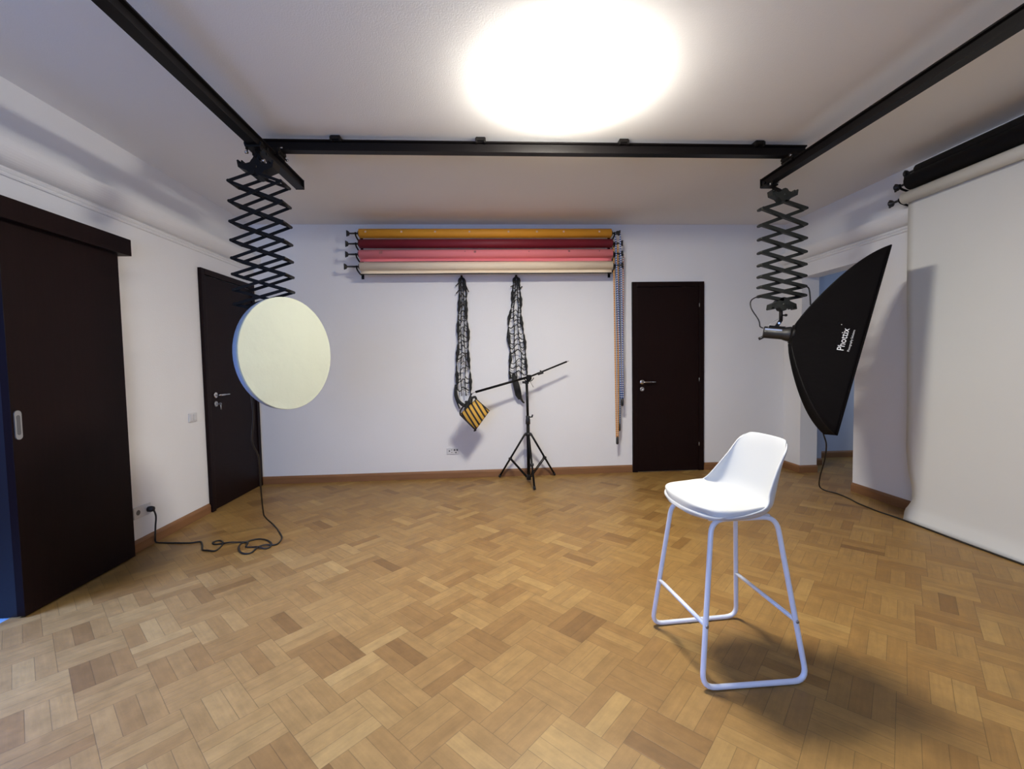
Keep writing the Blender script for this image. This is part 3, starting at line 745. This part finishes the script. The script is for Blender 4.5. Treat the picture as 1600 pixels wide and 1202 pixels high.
# ------------------------------------------------------------------ boom stand
bs = thing('boom_stand', 'black tripod light stand with a slanted boom arm by the back wall', 'light stand', (.43, 4.55, 0))
SX, SY = .430, 4.55
MB().cyl((SX, SY, .022), (SX, SY, .62), .0175, 18).obj('lower_column', 'black_metal', bs)
MB().cyl((SX, SY, .62), (SX-.006, SY, 1.035), .0135, 18).obj('upper_column', 'black_metal', bs)
MB().lathe((SX, SY, .60), (0, 0, 1), [(0, .018), (.004, .024), (.045, .024), (.065, .020), (.085, .021), (.09, .016)], 18).obj('height_collar', 'black_plastic', bs)
MB().cyl((SX+.02, SY, .675), (SX+.042, SY, .675), .006, 10).bar((SX+.042, SY, .672), (SX+.05, SY, .70), .014, .012).obj('height_knob', 'black_plastic', bs)
MB().lathe((SX, SY, .480), (0, 0, 1), [(0, .026), (.004, .034), (.030, .034), (.034, .024)], 18).obj('leg_hub', 'black_plastic', bs)
MB().lathe((SX, SY, .018), (0, 0, 1), [(0, .018), (.004, .024), (.05, .024), (.055, .018)], 18).obj('brace_hub', 'black_plastic', bs)
feet = [(.452, 4.205), (.128, 4.735), (.733, 4.745)]
for fx, fy in feet:
    hub = Vector((SX, SY, .498)); ft = Vector((fx, fy, .012)); d = Vector((fx-SX, fy-SY, 0)).normalized()
    a = hub+d*.035
    lg = MB().tube([a, ft], .0105, 12)
    lo = lg.obj('leg', 'black_metal', bs)
    MB().tube([ft+(a-ft).normalized()*.03, ft+Vector((0, 0, -.0)), ], .013, 12).obj('rubber_foot', 'rubber', lo)
    mid = a+(ft-a)*.565; lowp = Vector((SX, SY, .045))+d*.022
    sd = Vector((-d.y, d.x, 0))*.011
    MB().bar(mid+sd, lowp+sd, .012, .004).obj('brace', 'black_metal', bs); MB().bar(mid-sd, lowp-sd, .012, .004).obj('brace', 'black_metal', bs)
    MB().tube([mid-sd*1.5, mid+sd*1.5], .014, 10).obj('brace_clamp', 'black_plastic', bs)
# head and boom
pv = Vector((.443, 4.53, 1.092))
A_ = Vector((-.105, 4.47, .952)); B_ = Vector((.846, 4.56, 1.243))
bd = (B_-A_).normalized()
MB().lathe((SX-.006, SY, 1.020), (0, 0, 1), [(0, .016), (.004, .022), (.028, .024), (.034, .016)], 16).cyl((SX-.045, SY-.005, 1.038), (SX, SY, 1.036), .012, 12).box(SX-.052, SX-.040, SY-.018, SY+.018, 1.026, 1.050, .003).obj('head_clamp', 'black_plastic', bs)
arc = []
for k in range(17):
    a = PI+math.radians(15)+(PI-math.radians(30))*k/16*1.0; arc.append(pv+Vector((math.cos(a)*.052, -.012, math.sin(a)*.052+.006)))
MB().tube(arc, .0042, 8).lathe(pv+Vector((0, .03, -.012)), (0, -1, 0), [(0, .026), (.05, .030), (.058, .020)], 18).box(pv.x-.022, pv.x+.024, pv.y-.022, pv.y+.024, pv.z-.010, pv.z+.022, .004).cyl((SX-.004, SY, 1.045), (pv.x, pv.y+.01, pv.z-.03), .012, 12).obj('tilt_head', 'black_metal', bs)
MB().tube([pv+Vector((.012, -.02, -.045)), pv+Vector((.045, -.03, -.105))], .0035, 8).obj('tilt_lever', 'satin', bs, label='grey steel lever')
cut = A_+bd*.66
MB().cyl(A_, pv+bd*.03, .0120, 16).obj('boom_tube', 'black_metal', bs)
MB().cyl(pv+bd*.03, B_, .0088, 16).obj('boom_extension', 'black_metal', bs)
cc = pv+bd*.13
MB().cyl(cc-bd*.03, cc+bd*.03, .0150, 14).cyl(cc+Vector((.005, 0, .01)), cc+Vector((.0, 0, .028)), .008, 10).obj('boom_collar', 'black_plastic', bs)
MB().cyl(B_, B_+bd*.022, .004, 10).obj('boom_tip', 'chrome', bs, label='bright pointed tip')
MB().tube(smooth_path([A_, A_-bd*.022, A_-bd*.045+Vector((0, 0, -.006))], 4), .0045, 8).obj('weight_hook', 'chrome', bs, label='bright steel hook')

# sandbag
SBc = Vector((-.118, 4.45, .740))
sg_ = thing('sandbag', 'yellow and black striped sandbag hanging from the boom end', 'sandbag', tuple(SBc))
def bagf(sgn, yoff):
    TL, TR, BR, BL = Vector((-.262, 0, .735)), Vector((-.098, 0, .885)), Vector((.034, 0, .762)), Vector((-.108, 0, .572))
    # corners: left, top, right, bottom
    def f(u, v):
        q = TL*(1-u)*(1-v)+TR*u*(1-v)+BR*u*v+BL*(1-u)*v
        bul = (math.sin(PI*u)*math.sin(PI*v))**.6*.028 if 0 < u < 1 and 0 < v < 1 else 0
        cr = .0025*math.sin(26*u+9*v)*math.sin(PI*u)*math.sin(PI*v)
        return Vector((q.x, 4.45+yoff-sgn*(bul+cr), q.z))
    return f
for sgn, nm in ((1, 'front_pouch'), (-1, 'rear_pouch')):
    b = MB().grid(bagf(1, -.022*sgn), 18, 18); b.grid(bagf(-.5, -.022*sgn), 18, 18)
    bmesh.ops.remove_doubles(b.bm, verts=b.bm.verts[:], dist=1e-4)
    b.obj(nm, 'bag_stripe', sg_, origin=SBc)
pp = MB()
TLv, TRv, BRv, BLv = (-.262, .735), (-.098, .885), (.034, .762), (-.108, .572)
def v3(p, y=4.425): return (p[0], y, p[1])
pp.tube([v3(TLv, 4.428), v3(BLv, 4.428)], .0085, 8).tube([v3(TLv, 4.472), v3(BLv, 4.472)], .007, 8).tube([v3(TRv, 4.428), v3(BRv, 4.428)], .0045, 8).tube([v3(BLv, 4.428), v3((-.125, .562), 4.45)], .008, 8)
pp.obj('piping', 'net_black', sg_)
hs = MB()
hs.tube(smooth_path([v3(TLv, 4.44), v3((-.255, .775), 4.44), v3((-.205, .840), 4.44), v3((-.165, .880), 4.45), v3((-.150, .925), 4.462), v3((-.142, .938), 4.468)], 6), .008, 8)
hs.tube(smooth_path([v3((-.215, .780), 4.425), v3((-.17, .845), 4.43), v3((-.145, .89), 4.44), v3((-.110, .905), 4.45), v3((-.098, .885), 4.43)], 6), .012, 8)
hs.tube(smooth_path([v3((-.15, .84), 4.42), v3((-.165, .87), 4.43), v3((-.15, .91), 4.45)], 5), .015, 8)
hs.obj('carry_strap', 'net_black', sg_)

# ------------------------------------------------------------------ right wall rolls and hanging paper
gr = 'paper rolls on the right wall'
wr = roll('paper_roll', 'white backdrop paper roll whose sheet hangs down to the floor', .48, 3.215, 3.185, 2.425, .043, 'paper_white', gr, 0, axis='y', capB=3.335)
roll('paper_roll', 'thick black backdrop paper roll just above the white roll', .45, 3.17, 3.185, 2.530, .058, 'paper_black', gr, .0, axis='y', capB=3.29)
roll('paper_roll', 'thin dark backdrop paper roll, topmost beside the ceiling', .45, 3.16, 3.232, 2.622, .034, 'paper_charcoal', gr, .0, axis='y', capB=3.262)
bracket('hook_bracket', 'black hook bracket high on the right wall holding three rolls', 3.228, [2.622, 2.530, 2.425], 3.185, XR, axis='y', xs=[3.232, 3.185, 3.185])
EY = [(2.425, 3.222), (2.332, 3.215), (2.089, 3.201), (1.408, 3.171), (0.787, 3.167), (0.537, 3.163), (0.37, 3.139), (0.266, 3.106), (0.158, 3.09), (0.069, 3.133), (0.002, 3.112)]
EX = [(2.425, 3.224), (2.2, 3.212), (1.6, 3.195), (1.0, 3.185), (.45, 3.178), (.20, 3.174), (.10, 3.168), (.05, 3.150), (0, 3.128)]
def lerp_t(T, z):
    for (a, x), (b, y) in zip(T, T[1:]):
        if a >= z >= b: return x+(y-x)*(a-z)/(a-b)
    return T[-1][1]
def sheet(u, v):
    z = 2.425*(1-v)
    ye = lerp_t(EY, z); y = ye+(.50-ye)*u
    x = lerp_t(EX, z)+.006*math.sin(u*9+z*1.5)*(1-v*.3)*min(1, v*3)+.012*math.exp(-u*14)*math.sin(z*2.2+.4)*min(1, v*3)
    if z < .05: x += .004*math.sin(u*12)
    return Vector((x, y, max(z, .001)))
o = MB().grid(sheet, 50, 90).obj('hanging_sheet', 'paper_white', wr); mod(o, 'SOLIDIFY', thickness=.0012)

# ------------------------------------------------------------------ stool
st = thing('bar_stool', 'white bar stool with bucket seat on a tubular sled frame', 'bar stool', (.97, 1.765, 0))
TR_ = .0100
near = [(.783, 1.551, TR_), (1.196, 1.557, TR_), (1.132, 1.652, .612), (.868, 1.648, .612)]
far = [(.752, 1.966, TR_), (1.172, 1.992, TR_), (1.104, 1.888, .612), (.812, 1.882, .612)]
loops = []
for L4 in (near, far):
    P = fillet_path(L4, .055, 6, closed=True)
    o = MB().tube(P, TR_, 14, closed=True).obj('sled_frame', 'stool_metal', st); loops.append(o)
def onleg(L4, side, z):
    a, b = (Vector(L4[0]), Vector(L4[3])) if side == 0 else (Vector(L4[1]), Vector(L4[2]))
    k = (z-a.z)/(b.z-a.z); return a+(b-a)*k
for side, zN, zF in ((0, .228, .236), (1, .226, .240)):
    a = onleg(near, side, zN); b = onleg(far, side, zF)
    MB().cyl(a, b, .0085, 14).obj('footrest_bar', 'stool_metal', st)
    d = (a-b).normalized()
    MB().lathe(a+d*TR_*.9, d, [(0, .007), (.003, .007), (.004, .004)], 12).obj('screw', 'satin', st, label='steel screw')
MB().box(.86, 1.11, 1.652, 1.668, .604, .622, .004).box(.86, 1.11, 1.868, 1.884, .604, .622, .004).bar((.90, 1.66, .616), (.90, 1.88, .616), .006, .04).bar((1.06, 1.66, .616), (1.06, 1.88, .616), .006, .04).obj('mounting_plate', 'stool_metal', st)
fv = Vector((-.9976, -.070, 0)); sv = Vector((-.070, .9976, 0)) # forward, far side
CEN = Vector((.945, 1.772, 0))
def tab(T, t):
    for i in range(len(T)-1):
        if T[i][0] <= t <= T[i+1][0]:
            p0 = T[max(i-1, 0)]; p1 = T[i]; p2 = T[i+1]; p3 = T[min(i+2, len(T)-1)]
            k = (t-p1[0])/(p2[0]-p1[0]); m1 = (p2[1]-p0[1])/(p2[0]-p0[0])*(p2[0]-p1[0]); m2 = (p3[1]-p1[1])/(p3[0]-p1[0])*(p2[0]-p1[0])
            return (2*k**3-3*k*k+1)*p1[1]+(k**3-2*k*k+k)*m1+(-2*k**3+3*k*k)*p2[1]+(k**3-k*k)*m2
    return T[-1][1]
FW = [(0, .168), (.08, .158), (.2, .106), (.35, .02), (.48, -.082), (.56, -.138), (.64, -.170), (.72, -.190), (.82, -.210), (.92, -.229), (1, -.243)]
ZC = [(0, .630), (.08, .646), (.2, .650), (.35, .643), (.48, .642), (.56, .653), (.64, .690), (.72, .748), (.82, .816), (.92, .880), (1, .915)]
WD = [(0, .105), (.08, .168), (.2, .208), (.35, .220), (.48, .214), (.56, .204), (.64, .188), (.72, .172), (.82, .155), (.92, .143), (1, .108)]
UPE = [(0, -.012), (.08, -.012), (.2, -.002), (.35, .016), (.48, .034), (.56, .042), (.64, .030), (.72, .015), (.82, .004), (.92, .0), (1, -.010)]   # edge lift
FWE = [(0, -.058), (.08, -.036), (.2, -.010), (.35, 0), (.48, .02), (.56, .050), (.64, .068), (.72, .060), (.82, .042), (.92, .020), (1, .004)]  # edge brought forward
def shell(t, s):
    e = abs(s)**2.2
    w_ = tab(WD, t)*math.copysign(1, s)*(math.sin(abs(s)*PI/2)**.9 if abs(s) < 1 else 1)
    return CEN+fv*(tab(FW, t)+tab(FWE, t)*e)+sv*w_+Vector((0, 0, tab(ZC, t)+tab(UPE, t)*e))
o = MB().grid(lambda u, v: shell(u, -1+2*v), 44, 32).obj('seat_shell', 'stool_plastic', st)
mod(o, 'SOLIDIFY', thickness=.009, offset=0, use_rim=True); mod(o, 'SUBSURF', levels=1, render_levels=2)
def under(u, v):
    t = .10+.50*u; s = (-1+2*v)*.86
    q = shell(t, s); e = max(0, 1-abs(-1+2*v)**2.5)*max(0, 1-abs(2*u-1)**3)
    return q-Vector((0, 0, .004+.030*e))
o = MB().grid(under, 20, 16).obj('seat_pan', 'stool_plastic', st); mod(o, 'SOLIDIFY', thickness=.003)
def cush(u, v):
    t = .035+.475*u; s = (-1+2*v)*.93
    e = (max(0, 1-abs(-1+2*v)**6)*max(0, 1-abs(2*u-1)**8))**.5
    return shell(t, s)+Vector((0, 0, .004+.026*e))
o = MB().grid(cush, 30, 26).obj('seat_cushion', 'stool_leather', st); mod(o, 'SUBSURF', levels=1, render_levels=1)

# ------------------------------------------------------------------ sockets, switch, cords
def plate(name, lab, cat, c, n, al, w_, h_, holes, grp=None):
    c = Vector(c); n = Vector(n); al = Vector(al); t = thing(name, lab, cat, tuple(c), grp)
    T = Matrix((al, -n, Vector((0, 0, 1)))).transposed().to_4x4(); T.translation = c
    MB().box(-w_/2, w_/2, -.009, -.0005, -h_/2, h_/2, .002, T).obj('cover_plate', 'plate_white', t)
    for (u, v, r) in holes:
        MB().lathe(c+al*u+Vector((0, 0, v))+n*.0085, n, [(0, r), (.0008, r)], 14).obj('socket_well', 'socket_dark', t)
    return t
plate('wall_socket', 'white double wall socket low on the back wall', 'socket', (-.372, YB, .295), (0, -1, 0), (1, 0, 0), .128, .068,
      [(-.036, .002, .008), (-.010, .014, .005), (-.010, -.014, .005), (.020, .012, .010), (.048, .012, .010), (.034, -.016, .008)])
plate('wall_socket', 'white wall socket low on the left wall with a black plug', 'socket', (XL, 3.165, .262), (1, 0, 0), (0, 1, 0), .15, .08,
      [(-.04, 0, .018)])
t = plate('light_switch', 'white light switch on the left wall beside the door', 'switch', (XL, 3.742, .842), (1, 0, 0), (0, 1, 0), .10, .072, [])
MB().box(XL+.0085, XL+.013, 3.706, 3.740, .815, .868, .002).box(XL+.0085, XL+.013, 3.744, 3.778, .815, .868, .002).obj('rocker', 'plate_white', t)

k = thing('power_cord', 'black power cord from the left wall plug, looped across the floor', 'cord', (XL+.02, 3.2, 0), 'power cords')
MB().lathe((XL+.010, 3.215, .258), (1, 0, 0), [(0, .019), (.018, .021), (.034, .017), (.040, .008)], 18).obj('plug', 'black_plastic', k)
z0 = .006
flo = [(-2.372, 3.251), (-2.312, 3.234), (-2.228, 3.222), (-2.112, 3.21), (-2.078, 3.222), (-2.047, 3.221), (-1.998, 3.158), (-1.946, 3.078), (-1.9, 3.062), (-1.853, 3.049), (-1.846, 3.092), (-1.869, 3.179), (-1.914, 3.228), (-1.943, 3.226), (-1.95, 3.196), (-1.919, 3.167), (-1.884, 3.17), (-1.823, 3.171), (-1.763, 3.186), (-1.721, 3.185), (-1.69, 3.217), (-1.648, 3.231), (-1.587, 3.206), (-1.523, 3.143), (-1.501, 3.073), (-1.527, 3.053), (-1.575, 3.069), (-1.624, 3.088), (-1.669, 3.097), (-1.684, 3.146), (-1.718, 3.177), (-1.737, 3.162), (-1.718, 3.096), (-1.668, 3.018), (-1.618, 2.981), (-1.583, 2.993), (-1.575, 3.069), (-1.543, 3.099), (-1.494, 3.109), (-1.473, 3.138), (-1.49, 3.228), (-1.534, 3.308), (-1.664, 3.493)]
pts = [(XL+.045, 3.215, .250), (XL+.050, 3.225, .20), (XL+.035, 3.235, .12), (XL+.03, 3.236, .05)]
pts += [(x, y, .013 if i in (17, 26, 29, 36, 37) else .006) for i, (x, y) in enumerate(flo)]
pts += [(-1.692, 3.42, 0.098), (-1.688, 3.38, 0.165), (-1.607, 3.2, 0.411), (-1.511, 3.0, 0.643), (-1.496, 2.9, 0.767), (-1.43, 2.8, 0.942), (-1.411, 2.75, 1.14)]+[(-1.36, 2.72, 1.36)]
MB().tube(smooth_path(pts, 8), .0055, 8).obj('cord', 'cord_black', k)
k2 = thing('power_cord', 'black power cord hanging from the big softbox and running under the white paper', 'cord', (3.1, 3.3, 0), 'power cords')
pts = [(2.46, 3.42, 1.35), (2.56, 3.40, 1.10), (2.66, 3.38, .80), (2.707, 3.38, .62), (2.78, 3.44, .52), (2.88, 3.58, .36), (2.985, 3.76, .17), (3.06, 3.86, .05), (3.12, 3.86, z0), (3.15, 3.76, z0), (3.14, 3.62, z0), (3.11, 3.50, z0), (3.10, 3.38, z0), (3.095, 3.28, z0), (3.105, 3.20, z0), (3.112, 3.10, z0), (3.112, 2.9, z0), (3.108, 2.7, z0), (3.112, 2.5, z0), (3.116, 2.2, z0), (3.11, 1.5, z0), (3.11, .8, z0)]
MB().tube(smooth_path(pts, 8), .0055, 8).obj('cord', 'cord_black', k2)
